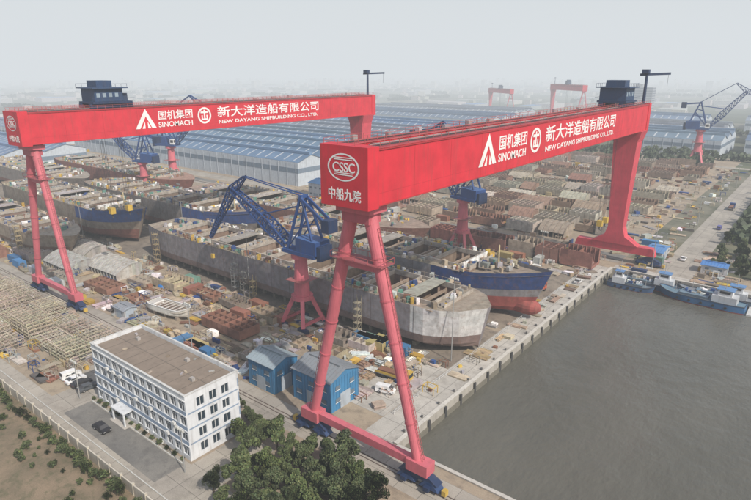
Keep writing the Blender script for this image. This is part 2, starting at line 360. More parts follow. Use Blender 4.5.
def ship(x0,x1,yc,beam,h,upper,lower,bow=1,bowc=None,name='cargo_ship_hull',hold=15,seed=1,deckc=(.30,.25,.195),z0=1.2,taper=.17,pw=(1.8,.75),rake=.35,bulb=False,split=.35,bowl=None):
    rr=random.Random(seed)
    E=empty(name,((x0+x1)/2,yc,0)); ox,oy=(x0+x1)/2,yc
    b=B(); rows=hull(b,x0,x1,yc,beam,z0,h,upper,lower,deckc,bow,raise_=2.4 if bowc else .5,aft=.12,taper=taper,pw=pw,rake=rake,split=split,bowl=bowl)
    zt=z0+h; L=x1-x0
    if bulb:
        pr=[(-9,1.6),(-5,2.2),(-1,2.5),(1.2,2.3),(2.6,1.7),(3.4,.9),(3.7,.1)]
        for (xa_,ra),(xb_,rb) in zip(pr,pr[1:]): b.tube((x1-3+xa_,yc,z0+2.6),(x1-3+xb_,yc,z0+2.6),ra,rb,lower,16,False)
    x=x0+6
    while x<x1-12:
        for yy in (-beam*.3,0,beam*.3): b.box(x,x+1,yc+yy-1.2,yc+yy+1.2,0,z0,(.3,.26,.2))
        x+=5
    n=len(rows)-1
    ta=x0+L*.12; tb=x1-L*taper*.85
    for i in range(n):
        a,c2=rows[i][-1],rows[i+1][-1]; xm=(a[0]+c2[0])/2
        if xm<ta or xm>tb:
            dz=-.05 if not bowc else -1.1
            b.face([(a[0],yc-a[1],a[2]+dz),(c2[0],yc-c2[1],c2[2]+dz),(c2[0],yc+c2[1],c2[2]+dz),(a[0],yc+a[1],a[2]+dz)],jit(deckc,.08))
    if bowc:
        for i in range(n):
            t=(i+.5)/n; tt=t if bow==1 else 1-t
            if tt>.72:
                a,a2=rows[i][-2],rows[i][-1];c,c2=rows[i+1][-2],rows[i+1][-1]; c0=rows[i+1][-3];a0=rows[i][-3]
                for sg in (-1,1):
                    for (p,q,p2,q2) in ((a,c,a2,c2),(a0,c0,a,c)):
                        P=[(p[0],yc+sg*(p[1]+.06),p[2]),(q[0]+bow*.05,yc+sg*(q[1]+.06),q[2]),(q2[0]+bow*.05,yc+sg*(q2[1]+.06),q2[2]),(p2[0],yc+sg*(p2[1]+.06),p2[2])]
                        b.face(P,jit(bowc,.06))
        b.box(tb+1,tb+1.4,yc-beam*.36,yc+beam*.36,zt-.2,zt+1.6,WHITE)
        for sg in (-1,1): b.rbox(tb+6,yc+sg*2.6,zt+.2,2.2,1.6,1.4,0,(.2,.22,.2))
        b.tube((tb+9,yc,zt),(tb+9,yc,zt+7),.3,.2,(.6,.5,.3),8)
    hb=beam/2; sw=max(2.4,beam*.14); xa,xb=ta-1.5,tb+1.5
    for sg in (-1,1):
        y0=yc+sg*hb*.985; y1=yc+sg*(hb-sw); ya,yb=min(y0,y1),max(y0,y1)
        x=xa
        while x<xb: 
            e2=min(x+rr.uniform(6,11),xb); b.box(x,e2,ya+.03,yb,zt-.25,zt-.02+rr.choice((0,.01,.02)),jit(deckc,.18)); x=e2
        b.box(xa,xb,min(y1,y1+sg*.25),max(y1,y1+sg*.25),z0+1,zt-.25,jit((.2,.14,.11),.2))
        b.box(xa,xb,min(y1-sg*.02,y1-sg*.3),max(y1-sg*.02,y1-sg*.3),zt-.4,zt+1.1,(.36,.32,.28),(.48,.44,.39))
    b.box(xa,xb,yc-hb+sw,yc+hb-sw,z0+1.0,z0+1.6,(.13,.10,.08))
    nh=max(1,int(round((xb-xa)/hold))); st=(xb-xa)/nh
    for i in range(nh+1):
        xc=xa+i*st; wd=1.7
        b.box(xc-wd,xc+wd,yc-hb+sw+.05,yc+hb-sw-.05,z0+1.5,zt-.1+rr.uniform(0,.4),jit((.23,.17,.13),.2),jit(deckc,.2))
        b.box(xc-wd-.2,xc-wd,yc-hb+sw+.3,yc+hb-sw-.3,zt-.3,zt+1.05,(.40,.36,.31)); b.box(xc+wd,xc+wd+.2,yc-hb+sw+.3,yc+hb-sw-.3,zt-.3,zt+1.05,(.40,.36,.31))
        if i<nh:
            for k in range(1,int(st/2.4)):
                xx=xc+wd+k*2.4
                if xx>xc+st-wd-1: break
                for sg in (-1,1): b.box(xx,xx+.25,yc+sg*(hb-sw-.6)-.45,yc+sg*(hb-sw-.6)+.45,z0+1.6,zt-.6,(.3,.22,.17))
            typ=rr.random()
            if typ<.22:
                b.box(xc+wd+.3,xc+wd+st*.35,yc-hb+sw+.3,yc+hb-sw-.3,zt+1.1,zt+1.5,jit((.36,.33,.29),.2))
            elif typ<.75:
                for _ in range(7): b.rbox(xc+rr.uniform(3,st-3),yc+rr.uniform(-.5,.5)*beam*.6,z0+1.6,rr.uniform(1,4),rr.uniform(1,3),rr.uniform(.5,5),rr.uniform(0,3),jit(rr.choice((TAN,RUSTC,GREY,YEL,BROWN)),.2))
            b.beam((xc+st/2,yc-hb+sw,zt-1.2),(xc+st/2,yc+hb-sw,zt-1.2),.5,.8,(.33,.26,.2))
    for _ in range(int(L*beam*.13)):
        sg=rr.choice((-1,1)); xx=rr.uniform(x0+5,x1-9)
        if rr.random()<.6: yy=yc+sg*(hb-rr.uniform(.6,sw-.3))
        else: xx=xa+rr.randint(0,nh)*st+rr.uniform(-1,1); yy=yc+rr.uniform(-.8,.8)*(hb-sw)
        if xx>tb+3 or xx<ta-3: yy=yc+rr.uniform(-.25,.25)*beam
        b.rbox(xx,yy,zt-.02,rr.uniform(.4,2.2),rr.uniform(.3,1.2),rr.uniform(.3,1.8),rr.uniform(0,3),jit(rr.choice((TAN,GREY,WHITE,YEL,BLUE,RUSTC,BROWN,(.1,.25,.2),GREY,TAN)),.2))
    for sg in (-1,1):
        x=xa
        while x<xb-6: b.beam((x,yc+sg*(hb-.15),zt),(x,yc+sg*(hb-.15),zt+1.1),.08,.08,TAN); x+=2
        b.beam((xa,yc+sg*(hb-.15),zt+1.1),(xb-6,yc+sg*(hb-.15),zt+1.1),.06,.06,TAN)
        x=x0+L*.12
        while x<x1-L*taper-1:
            y=yc+sg*hb; b.box(x,x+.12,min(y,y+sg*.02),max(y,y+sg*.02),z0+h*.2,zt,(.12,.10,.10)); x+=rr.choice((6,8,9))
    for v in range(len(b.v)): p=b.v[v]; b.v[v]=(p[0]-ox,p[1]-oy,p[2])
    b.obj('hull_and_decks',M_RUST,E)
    return E
MAR=(.24,.10,.075)
ship(-205,-62,123,21,11.5,(.225,.205,.215),(.19,.135,.12),name='cargo_ship_hull',seed=2,taper=.09,pw=(2.0,.6),rake=.12,hold=13,bowl=(.58,.57,.56))
ship(-170,-59,151,21,12.5,(.22,.21,.22),(.30,.075,.065),bowc=(.02,.05,.17),seed=3,taper=.24,pw=(1.7,.9),rake=.3,bulb=True,split=.42,hold=14)
ship(-312,-182,150,22,12.5,(.24,.21,.19),MAR,bowc=(.035,.085,.27),seed=4,taper=.2)
ship(-345,-222,122,22,12.5,(.27,.22,.17),MAR,bowc=(.035,.085,.26),seed=5,taper=.2)
ship(-260,-120,180,24,11,(.28,.14,.11),MAR,seed=6,deckc=(.30,.225,.175))
ship(-420,-275,182,24,12,(.30,.12,.09),MAR,seed=7,deckc=(.33,.20,.15))
ship(-345,-226,95,20,8,(.31,.25,.19),(.22,.13,.09),seed=8,deckc=(.36,.30,.23))
ship(-480,-330,150,24,11,(.24,.21,.19),MAR,seed=9,deckc=(.3,.26,.21))

# ---------------------------------------------------------------- hull blocks (open stiffened sections)
def block(x,y,L,W,H,ang,c,kind=0,name='hull_block',z=0):
    b=B()
    if kind==0:
        b.box(-L/2,L/2,-W/2,W/2,.5,.8,c); 
        for s in (-1,1): b.box(-L/2,L/2,min(s*W/2,s*(W/2-.2)),max(s*W/2,s*(W/2-.2)),.8,H,c)
        n=max(3,int(L/1.6))
        for i in range(n+1):
            xx=-L/2+.1+(L-.3)*i/n
            b.box(xx,xx+.12,-W/2+.2,W/2-.2,.8,1.5,jit(c,.2))
            for s in (-1,1): b.box(xx,xx+.12,min(s*(W/2-.2),s*(W/2-1.1)),max(s*(W/2-.2),s*(W/2-1.1)),1.5,H,jit(c,.2))
        b.box(-.1,.1,-W/2+.2,W/2-.2,1.5,H*.9,jit(c,.2))
    elif kind==1:
        n=8; pr=[]
        for i in range(n+1):
            a=math.pi*(.12+.55*i/n); pr.append((-W/2+W*i/n,.5+H*math.sin(a)))
        for i in range(n):
            (y0,z0),(y1,z1)=pr[i],pr[i+1]; b.hexa([(-L/2,y0,z0-.15),(L/2,y0,z0-.15),(L/2,y1,z1-.15),(-L/2,y1,z1-.15),(-L/2,y0,z0),(L/2,y0,z0),(L/2,y1,z1),(-L/2,y1,z1)],c)
        m=int(L/2)
        for k in range(m+1):
            xx=-L/2+(L-.15)*k/m
            for i in range(n):
                (y0,z0),(y1,z1)=pr[i],pr[i+1]; b.hexa([(xx,y0,0),(xx+.15,y0,0),(xx+.15,y1,0),(xx,y1,0),(xx,y0,z0+.25),(xx+.15,y0,z0+.25),(xx+.15,y1,z1+.25),(xx,y1,z1+.25)],jit(c,.15))
    else:
        b.box(-L/2,L/2,-W/2,W/2,.5,.7,c)
        nx=max(2,int(L/2.2)); ny=max(2,int(W/2.2))
        for i in range(nx+1): xx=-L/2+(L-.14)*i/nx; b.box(xx,xx+.14,-W/2,W/2,.7,H,jit(c,.15))
        for i in range(ny+1): yy=-W/2+(W-.14)*i/ny; b.box(-L/2+.14,L/2-.14,yy,yy+.14,.7,H-.03,jit(c,.15))
    for a in (-.4,.4):
        for d in (-.35,.35): b.box(L*a-.5,L*a+.5,W*d-.5,W*d+.5,0,.5,(.3,.27,.22))
    return b.obj(name,M_RUST,None,(x,y,z),rot=ang)
PAL=[(.24,.13,.09),(.26,.15,.10),(.36,.32,.27),(.30,.28,.26),(.42,.36,.27),(.24,.20,.17),(.32,.25,.18),(.40,.37,.33),(.34,.29,.21)]
block(-124.5,91,17,7,3.2,0,(.25,.125,.09),2)
block(-216,88,20,9,4,.02,(.36,.36,.34),1); block(-198,96,21,10,4.2,.03,(.42,.41,.38),1); block(-226,100,14,9,4,.0,(.38,.36,.33),1)
for (x,y,L,W,H,k) in [(-183,85,14,7,2.5,2),(-168,101,12,8,3,0),(-178,96,9,6,2,2),(-150,102,12,5,2,2),(-137,103,10,6,2.5,0),(-122,103,11,6,2.5,2),(-96,104,10,6,3,0),(-92,97,8,5,2.2,2),(-241,86,16,9,3,2),(-262,90,14,9,3,0),(-255,76,14,8,3,1),(-280,82,16,10,3,2),(-300,90,14,9,4,0),
        (-88,106,7,5,2.5,2),(-104,96,7,4,1.6,2),(-205,80,10,6,2,2),(-165,86,8,5,1.6,2),(-105,84,8,5,2,0),(-112,77,6,4,1.5,2)]:
    block(x,y,L,W,H,R.uniform(-.08,.08),jit(R.choice(PAL),.15),k)
x=-262
while x<-68:
    L=R.uniform(9,14); block(x+L/2,209+R.uniform(-1,1),L-1,9,R.uniform(4,7),0,jit(R.choice([(.27,.10,.08),(.30,.13,.10),(.24,.12,.09),(.34,.27,.21)]),.15),R.choice((0,0,2))); x+=L
for ri,y in enumerate(range(244,500,17)):
    x=-66-R.uniform(0,3)
    xl=-215 if y<300 else -260
    while x>xl:
        L=R.uniform(9,20)
        if R.random()<.86: block(x-L/2,y+R.uniform(-1,1),L-1.5,R.uniform(9,12),R.uniform(2.4,6),0,jit(R.choice([(.28,.18,.13),(.38,.33,.26),(.28,.21,.16),(.42,.38,.32),(.26,.14,.10),(.33,.28,.22)]),.15),R.choice((0,0,2,2,1)))
        x-=L+R.choice((0,1,5))
# ---------------------------------------------------------------- yard clutter
def clutter(name,x0,x1,y0,y1,n,sz=(.5,3),hz=(.3,1.6),seed=0,avoid=()):
    rr=random.Random(seed); b=B(); pal=[TAN,TAN,TAN,GREY,GREY,RUSTC,BROWN,(.33,.24,.17),YEL,BLUE,WHITE,(.38,.35,.31),(.16,.14,.12),(.42,.33,.2)]
    for _ in range(n):
        x=rr.uniform(x0,x1);y=rr.uniform(y0,y1)
        if any(a<x<c and d<y<e for a,c,d,e in avoid): continue
        c=jit(rr.choice(pal),.25); t=rr.random(); a=rr.choice((0,0,math.pi/2,rr.uniform(0,3)))
        if t<.42: b.rbox(x,y,0,rr.uniform(*sz),rr.uniform(*sz)*.7,rr.uniform(*hz),a,c)
        elif t<.66:
            L=rr.uniform(2,6);W=rr.uniform(1.2,2.4)
            for k in range(rr.randint(2,5)): b.rbox(x+rr.uniform(-.2,.2),y+rr.uniform(-.2,.2),k*.22,L,W,.16,a+rr.uniform(-.05,.05),jit(c,.15))
        elif t<.86:
            L=rr.uniform(3,8)/2
            for k in range(rr.randint(3,7)): 
                o=k*.45; dx,dy=math.cos(a),math.sin(a); b.tube((x-dx*L-dy*o,y-dy*L+dx*o,.25),(x+dx*L-dy*o,y+dy*L+dx*o,.25),.18,.18,jit(c,.2),6)
        else:
            w=rr.uniform(1.5,3);h=rr.uniform(1,2.4)
            for sx in (-1,1):
                for sy in (-1,1): b.beam((x+sx*w/2,y+sy*w/3,0),(x+sx*w/2,y+sy*w/3,h),.14,.14,c)
                b.beam((x+sx*w/2,y-w/3,h),(x+sx*w/2,y+w/3,h),.14,.14,c)
            for sy in (-1,1): b.beam((x-w/2,y+sy*w/3,h),(x+w/2,y+sy*w/3,h),.14,.14,c)
    return b.obj(name,M_RUST)
clutter('scrap_steel_pile',-178,-98,75.5,110,430,seed=11,avoid=[(-157,-138,81,92),(-134,-115,86,96),(-99,-72,73,90)])
clutter('scrap_steel_pile',-90,-66,91,111,110,seed=12,avoid=[(-76,-60,84,108)])
clutter('scrap_steel_pile',-320,-180,75,112,420,seed=13)
clutter('scrap_steel_pile',-230,-66,135,140,160,seed=14)
clutter('scrap_steel_pile',-260,-66,162,168,160,seed=15)
clutter('scrap_steel_pile',-260,-62,193,222,520,seed=16)
clutter('scrap_steel_pile',-260,-45,230,500,1500,(.5,4),(.4,2.5),seed=17)
clutter('scrap_steel_pile',-54,-20,215,262,140,seed=18,avoid=[(-43,-31,200,300)])
clutter('scrap_steel_pile',-200,-134,44,68,130,seed=19)
clutter('scrap_steel_pile',-420,-262,75,110,400,(.6,5),(.4,4),seed=20)
clutter('scrap_steel_pile',-75,-66,86,108,16,(.4,1.4),(.2,.9),seed=21)
clutter('scrap_steel_pile',-62.8,-60.5,92,208,34,(.4,1.3),(.2,.9),seed=22)
b=B()
def tower(b,x,y,h,c):
    for sx in (-.8,.8):
        for sy in (-.8,.8): b.beam((x+sx,y+sy,0),(x+sx,y+sy,h),.1,.1,c)
    z=1.8
    while z<h: 
        b.box(x-.9,x+.9,y-.9,y+.9,z,z+.08,c); b.beam((x-.8,y-.8,z-1.8),(x+.8,y-.8,z),.07,.07,c); b.beam((x+.8,y-.8,z-1.8),(x+.8,y+.8,z),.07,.07,c); z+=2
for (xa,xb,y) in ((-196,-74,110.8),(-165,-84,138.5),(-165,-70,164),(-255,-125,166),(-255,-75,194),(-330,-226,83.5)):
    x=xa+R.uniform(0,14)
    while x<xb:
        tower(b,x,y,R.uniform(7,13),jit(R.choice(((.32,.27,.2),(.36,.29,.16),(.24,.23,.22))),.2)); x+=R.choice((R.uniform(4,8),R.uniform(24,55),R.uniform(24,55)))
b.obj('staging_towers',M_RUST)

def frame_stack(x,y,L,W,H,ang):
    b=B(); c0=jit((.44,.39,.30),.12)
    nx=int(L/1.6); ny=int(W/1.6); nz=max(1,int(H/1.0))
    for k in range(nz+1):
        z=.2+k*1.0
        for i in range(nx+1): b.box(-L/2+i*L/nx,-L/2+i*L/nx+.18,-W/2,W/2,z,z+.12,jit(c0,.25))
        for i in range(ny+1): b.box(-L/2,L/2,-W/2+i*W/ny,-W/2+i*W/ny+.18,z+.13,z+.25,jit(c0,.25))
    for i in range(0,nx+1,2):
        for j in range(0,ny+1,2): b.box(-L/2+i*L/nx,-L/2+i*L/nx+.13,-W/2+j*W/ny,-W/2+j*W/ny+.13,0,H+.3,jit(c0,.2))
    b.obj('steel_frame_stack',M_RUST,None,(x,y,0),rot=ang)
for y in (63.5,55.5,47.5):
    x=-138
    while x>-225:
        L=R.uniform(8,12)
        if not(y<50 and x>-150): frame_stack(x-L/2,y+R.uniform(-.4,.4),L-.8,6.6,R.choice((2,3,4,5)),R.uniform(-.03,.03))
        x-=L+R.choice((0,0,1.5))

# ---------------------------------------------------------------- office building
def office():
    E=empty('office_building',(-101,56,0)); x0,x1,y0,y1=-17.3,17.3,-6,6
    W=(.62,.64,.66); BG=(.24,.31,.41)
    b=B(); b.box(x0+.3,x1-.3,y0+.3,y1-.3,0,13,(.35,.4,.46)); 
    fl=3.2
    for i in range(5):
        z=i*fl
        zz=(0 if i==0 else z-.35, .95 if i==0 else z+.95) if i<4 else (z-.35,13.9)
        for (a,c,d,e) in ((x0,x1,y0,y0+.3),(x0,x1,y1-.3,y1),(x1-.3,x1,y0+.3,y1-.3),(x0,x0+.3,y0+.3,y1-.3)):
            b.box(a,c,d,e,zz[0],zz[1],W)
        if i: 
            b.box(x0-.12,x1+.12,y0-.12,y0-.001,z-.1,z+.1,(.74,.74,.73))
            if i<4: b.box(x0+.05,x1-.05,y0-.02,y0-.001,z+.12,z+.93,BG)
    b.obj('walls',M_WALL,E)
    b=B(); g=B()
    for i in range(4):
        z0=.95+i*fl; z1=(i+1)*fl-.35; n=13; st=(x1-x0)/n
        for k in range(n+1):
            xx=x0+k*st; w=.42; a=max(x0,xx-w);c=min(x1,xx+w)
            b.box(a,c,y0+.02,y0+.298,z0,z1,W); b.box(a,c,y1-.298,y1-.02,z0,z1,BG)
        for k in range(n):
            xx=x0+(k+.5)*st; b.box(xx-.04,xx+.04,y0+.16,y0+.24,z0,z1,W); b.box(x0+k*st+.42,x0+(k+1)*st-.42,y0+.17,y0+.23,z0+1.3,z0+1.37,W)
            if R.random()<.3: b.box(xx-.45,xx+.45,y0-.55,y0-.13,z0-.7,z0-.15,(.6,.6,.58))
        for sx in (-1,1):
            xa,xb=(x1-.298,x1-.02) if sx>0 else (x0+.02,x0+.298)
            ys=[y0+.3,-3.6,-2.0,-.8,.8,2.0,3.6,y1-.3]
            for j in range(0,8,2): b.box(xa,xb,ys[j],ys[j+1],z0,z1,W)
            for j in range(1,7,2): b.box(xa+.1,xa+.2,(ys[j]+ys[j+1])/2-.04,(ys[j]+ys[j+1])/2+.04,z0,z1,WHITE)
            if i: b.box(*((x1,x1+.02) if sx>0 else (x0-.02,x0)),y0+.3,y1-.3,z0-.75,z0-.45,BG)
    b.obj('piers_and_frames',M_WALL,E)
    g.box(x0+.28,x1-.28,y0+.25,y0+.29,.95,12.4,WHITE); g.box(x1-.29,x1-.25,y0+.3,y1-.3,.95,12.4,WHITE);g.box(x0+.25,x0+.29,y0+.3,y1-.3,.95,12.4,WHITE);g.box(x0+.28,x1-.28,y1-.29,y1-.25,.95,12.4,WHITE)
    g.obj('windows',M_GLASS,E)
    b=B(); b.box(x0+.32,x1-.32,y0+.32,y1-.32,13.0,13.15,(.23,.185,.145))
    b.box(x0-.15,x1+.15,y0-.15,y0+.28,13.9,14.05,(.55,.55,.53)); b.box(x0-.15,x1+.15,y1-.28,y1+.15,13.9,14.05,(.55,.55,.53))
    b.box(x1-.28,x1+.15,y0+.28,y1-.28,13.9,14.05,(.55,.55,.53)); b.box(x0-.15,x0+.28,y0+.28,y1-.28,13.9,14.05,(.55,.55,.53))
    for i in range(1,9): b.box(x0+i*3.84-.04,x0+i*3.84+.04,y0+.35,y1-.35,13.16,13.2,(.15,.13,.11))
    b.box(x0+.4,x1-.4,-.05,.05,13.16,13.19,(.15,.13,.11))
    for x,y in ((-12,2),(5,3),(12.5,-1)): b.rbox(x,y,13.15,.9,.7,.7,0,(.36,.34,.32))
    for i in range(9): b.rbox(R.uniform(-16,16),R.uniform(-5,5),13.15,R.uniform(.3,1.2),R.uniform(.2,.6),R.uniform(.1,.4),R.uniform(0,3),jit(R.choice((GREY,TAN,BROWN)),.2))
    b.obj('roof',M_WALL,E)
    b=B(); b.box(-7.5,-2.5,y0-2.2,y0-.15,3.0,3.25,W)
    for x in (-7.2,-2.8): b.box(x-.15,x+.15,y0-2.1,y0-1.8,0,3.0,W)
    b.box(-8,-2,y0-2.6,y0-.13,0.03,.15,CONC); b.obj('entrance_canopy',M_WALL,E)
office()

def shed(x0,x1,y0,y1,h,wallc,roofc,name='workshop_building',ridge='x',rise=1.5,doors=True,vent=True,win=True):
    E=empty(name,((x0+x1)/2,(y0+y1)/2,0)); L=(x1-x0)/2;W=(y1-y0)/2
    b=B(); b.box(-L,L,-W,W,0,h,wallc)
    for s in (-1,1): b.face([(s*L,-W,h),(s*L,W,h),(s*L,0,h+rise)],wallc)
    x=-L
    k=tuple(c*.82 for c in wallc)
    while x<L: b.box(x,x+.08,-W-.05,-W,0,h,k); x+=.9
    y=-W
    while y<W: b.box(L,L+.05,y,y+.08,0,h,k); y+=.9
    b.obj('walls',M_PAINT,E)
    b=B(); o=.4; t=.12
    for s in (-1,1):
        b.hexa([(-L-o,s*(W+o),h-o*rise/W),(L+o,s*(W+o),h-o*rise/W),(L+o,0,h+rise+.02),(-L-o,0,h+rise+.02),(-L-o,s*(W+o),h-o*rise/W+t),(L+o,s*(W+o),h-o*rise/W+t),(L+o,0,h+rise+t+.02),(-L-o,0,h+rise+t+.02)],roofc)
        x=-L
        while x<L: b.beam((x,s*W,h+t+.05),(x,s*.1,h+rise+t+.03),.08,.08,tuple(c*.85 for c in roofc)); x+=max(1,L/12)
    if vent: b.box(-L*.8,L*.8,-.35,.35,h+rise,h+rise+.4,tuple(c*.9 for c in roofc))
    b.obj('roof',M_ROOF,E)
    b=B()
    if doors:
        b.box(L+.06,L+.12,-1.6,1.6,0,3.6,(.35,.40,.45)); b.box(-1.5,1.5,-W-.12,-W-.06,0,3.4,(.35,.4,.45))
    if win:
        n=max(2,int(L*2/3.2))
        for zr in ([h*.62] if h<6 else [h*.32,h*.72]):
            for i in range(n):
                xx=-L+(i+.5)*2*L/n
                if doors and abs(xx)<2 and zr<4: continue
                b.box(xx-.75,xx+.75,-W-.1,-W-.06,zr-.5,zr+.5,(.12,.16,.2)); b.box(xx-.85,xx+.85,-W-.13,-W-.101,zr-.6,zr-.5,WHITE)
            m=max(2,int(W*2/3.2))
            for i in range(m):
                yy=-W+(i+.5)*2*W/m
                if doors and abs(yy)<2.2 and zr<4.2: continue
                b.box(L+.06,L+.1,yy-.75,yy+.75,zr-.5,zr+.5,(.12,.16,.2)); b.box(L+.101,L+.13,yy-.85,yy+.85,zr-.6,zr-.5,WHITE)
    b.obj('doors_and_windows',M_WALL,E)
SB=(.05,.20,.38)
shed(-97.5,-89,75.5,83,6.8,SB,(.27,.33,.36),rise=1.3)
shed(-85,-73.8,77.8,87,7.4,SB,(.24,.26,.28),rise=1.6)
shed(-233,-222,232,246,9,(.6,.62,.64),(.12,.3,.55),rise=1.5)
shed(-200,-185,232,244,8,(.5,.55,.6),(.3,.33,.36),rise=1.5)
shed(-50,-44,232,244,3.5,(.55,.56,.58),(.1,.25,.5),rise=.8,name='site_office')
shed(-30,-22,228,234,3.2,(.6,.6,.6),(.08,.22,.5),rise=.6,name='site_office')
shed(-160,-154,75.9,80,3,(.5,.5,.5),(.25,.27,.3),rise=.5,name='site_office')

def factory(x0,x1,y0,y1,h,span,roofc,wallc=(.45,.5,.55),rise=4,alt=(.46,.49,.52)):
    E=empty('factory_shed',((x0+x1)/2,(y0+y1)/2,0)); L=(x1-x0)/2;W=(y1-y0)/2
    b=B(); b.box(-L,L,-W,W,0,h,wallc)
    n=int(round(2*W/span)); sp=2*W/n
    for i in range(n):
        ya=-W+i*sp
        for s in (-1,1): b.face([(s*L,ya,h),(s*L,ya+sp,h),(s*L,ya+sp/2,h+rise)],wallc)
    b.box(-L,L,-W-.1,-W,h*.55,h*.75,(.15,.2,.26)); b.box(L,L+.1,-W,W,h*.55,h*.75,(.15,.2,.26))
    x=-L
    while x<L: b.box(x,x+.4,-W-.3,-W-.11,0,h,wallc); x+=8
    b.obj('walls',M_WALL,E)
    b=B()
    for i in range(n):
        ya=-W+i*sp; rc=jit(roofc,.1)
        for (p,q,zp,zq) in ((ya,ya+sp/2,h,h+rise),(ya+sp/2,ya+sp,h+rise,h)):
            b.hexa([(-L-.5,p,zp),(L+.5,p,zp),(L+.5,q,zq),(-L-.5,q,zq),(-L-.5,p,zp+.2),(L+.5,p,zp+.2),(L+.5,q,zq+.2),(-L-.5,q,zq+.2)],rc)
            x=-L+4
            while x<L-3:
                a=.15;c=.85; 
                P=[(x,p+(q-p)*a,zp+(zq-zp)*a+.24),(x+1.2,p+(q-p)*a,zp+(zq-zp)*a+.24),(x+1.2,p+(q-p)*c,zp+(zq-zp)*c+.24),(x,p+(q-p)*c,zp+(zq-zp)*c+.24)]
                b.face(P,alt); x+=9
        b.box(-L,L,ya+sp/2-1.3,ya+sp/2+1.3,h+rise,h+rise+1.6,tuple(c*1.25 for c in rc))
    b.obj('roof',M_ROOF,E)
RB=(.10,.17,.27)
factory(-560,-262,252,300,15,24,RB); factory(-600,-262,306,354,16,24,(.12,.19,.28)); factory(-640,-275,362,408,15,23,(.14,.19,.25)); factory(-700,-285,418,480,15,31,(.16,.2,.25))
factory(-760,-300,500,560,14,30,(.11,.18,.3)); factory(-720,-450,150,210,14,30,(.12,.18,.28)); factory(-800,-600,240,330,14,30,(.13,.18,.26))
factory(-160,-75,560,640,14,27,(.14,.20,.27)); factory(-60,60,580,660,14,27,(.12,.18,.27)); factory(-250,-90,660,740,13,27,(.22,.25,.28)); factory(-70,130,690,780,13,30,(.26,.28,.3))
factory(-300,-130,800,860,13,30,(.14,.21,.3)); factory(-90,120,830,930,13,30,(.18,.23,.28))
factory(-560,-330,640,720,13,27,(.13,.19,.28)); factory(-620,-360,760,840,13,27,(.2,.23,.27)); factory(20,160,430,540,12,27,(.16,.2,.26))

# ---------------------------------------------------------------- ground, water, roads
def sheet(name,rects,z,mat):
    b=B()
    for (x0,x1,y0,y1) in rects: b.face([(x0,y0,z),(x1,y0,z),(x1,y1,z),(x0,y1,z)],(1,1,1))
    return b.obj(name,mat)
BIG=16000
b=B(); z=0
for (x0,x1,y0,y1) in ((-BIG,-56.5,30,78),(-56.5,BIG,30,78),(-BIG,-56.5,78,213),(-BIG,-56.5,213,BIG),(-56.5,240,213,BIG),(240,BIG,78,213),(240,BIG,213,BIG)):
    b.face([(x0,y0,z),(x1,y0,z),(x1,y1,z),(x0,y1,z)],(1,1,1))
b.face([(-BIG,-BIG,0),(BIG,-BIG,0),(BIG,2,0),(-BIG,2,0)],(1,1,1)); b.face([(-BIG,2,0),(BIG,2,0),(BIG,8,-2.9),(-BIG,8,-2.9)],(1,1,1))
b.obj('ground',M_LAND)
b=B(); b.face([(-BIG,18,-2.9),(BIG,18,-2.9),(BIG,30,0),(-BIG,30,0)],(1,1,1)); b.obj('canal_bank',M_SOIL)
sheet('water',[(-3000,3000,0,29),(-56.5,240,78,213)],-2.6,M_WATER)
sheet('yard_ground',[(-700,-56.5,78,213),(-700,-56.5,213,560),(-700,-34,42,78),(-56.5,60,213,230)],.004,M_YARD)
sheet('verge',[(-700,-34,30,42),(-34,300,30,78)],.004,M_SOIL)
sheet('dock_floor',[(-500,-63,110,137),(-500,-63,139,166),(-480,-63,168,196)],.010,M_YARD2)
sheet('concrete_pavement',[(-128,-60,39,49.5),(-83,-74,49.5,62),(-700,-128,39,44),(-135,-119,49.5,66)],.012,M_CONC)
sheet('asphalt_lane',[(-119,-84,42.5,48.5),(-700,-56.8,226.5,232)],.018,M_ASPH)
sheet('crane_runway',[(-700,-34,68,75),(-700,-57,221,226.4)],.014,M_CONC)
sheet('quay_apron',[(-64.5,-56.9,75.1,213),(-76,-64.6,84,110),(-56.5,20,213.4,218)],.020,M_CONCL)
sheet('road',[(-43,-31,218.2,900),(-260,-43.1,503,511),(-700,-262,236,247)],.022,M_CONC)
b=B()
for y in (71.1,71.9,223.6,224.4): b.box(-700,-35 if y<100 else -57,y-.06,y+.06,.02,.14,(.12,.09,.08))
b.obj('crane_rails',M_RUST)
b=B()
b.box(-57.3,-56.3,78,213.4,-4,.35,(.36,.34,.30),(.52,.5,.45)); b.box(-56.3,240,77.4,78.2,-4,.3,(.33,.31,.28),(.46,.44,.4)); b.box(-56.3,240,213,213.9,-4,.3,(.33,.31,.28),(.46,.44,.4))
y=82
while y<212: 
    b.box(-56.3,-55.9,y,y+.8,-2.8,0,(.05,.05,.05)); b.tube((-57.9,y+.4,.02),(-57.9,y+.4,.5),.22,.28,(.1,.1,.1),8); y+=6.5
for x in range(-50,60,8): b.box(x,x+.8,212.6,213,-2.8,0,(.05,.05,.05))
b.box(-56.3,-55.95,78.2,213,-3.0,-1.5,(.16,.15,.12))
b.obj('quay_wall',M_WALL)
b=B()
for y in range(86,212,3): b.box(-63.2,-63.1,y,y+.1,0,1.1,(.6,.6,.58))
for z in (.55,1.1): b.box(-63.2,-63.12,86,212,z-.04,z,(.6,.6,.58))
b.obj('quay_railing',M_PAINT)
b=B()
b.box(-700,-34,38.5,38.75,0,2.2,(.44,.40,.33),(.5,.46,.39))
x=-700
while x<-34: b.box(x,x+.4,38.4,38.85,0,2.45,(.5,.46,.38)); x+=4
b.obj('boundary_wall',M_WALL)
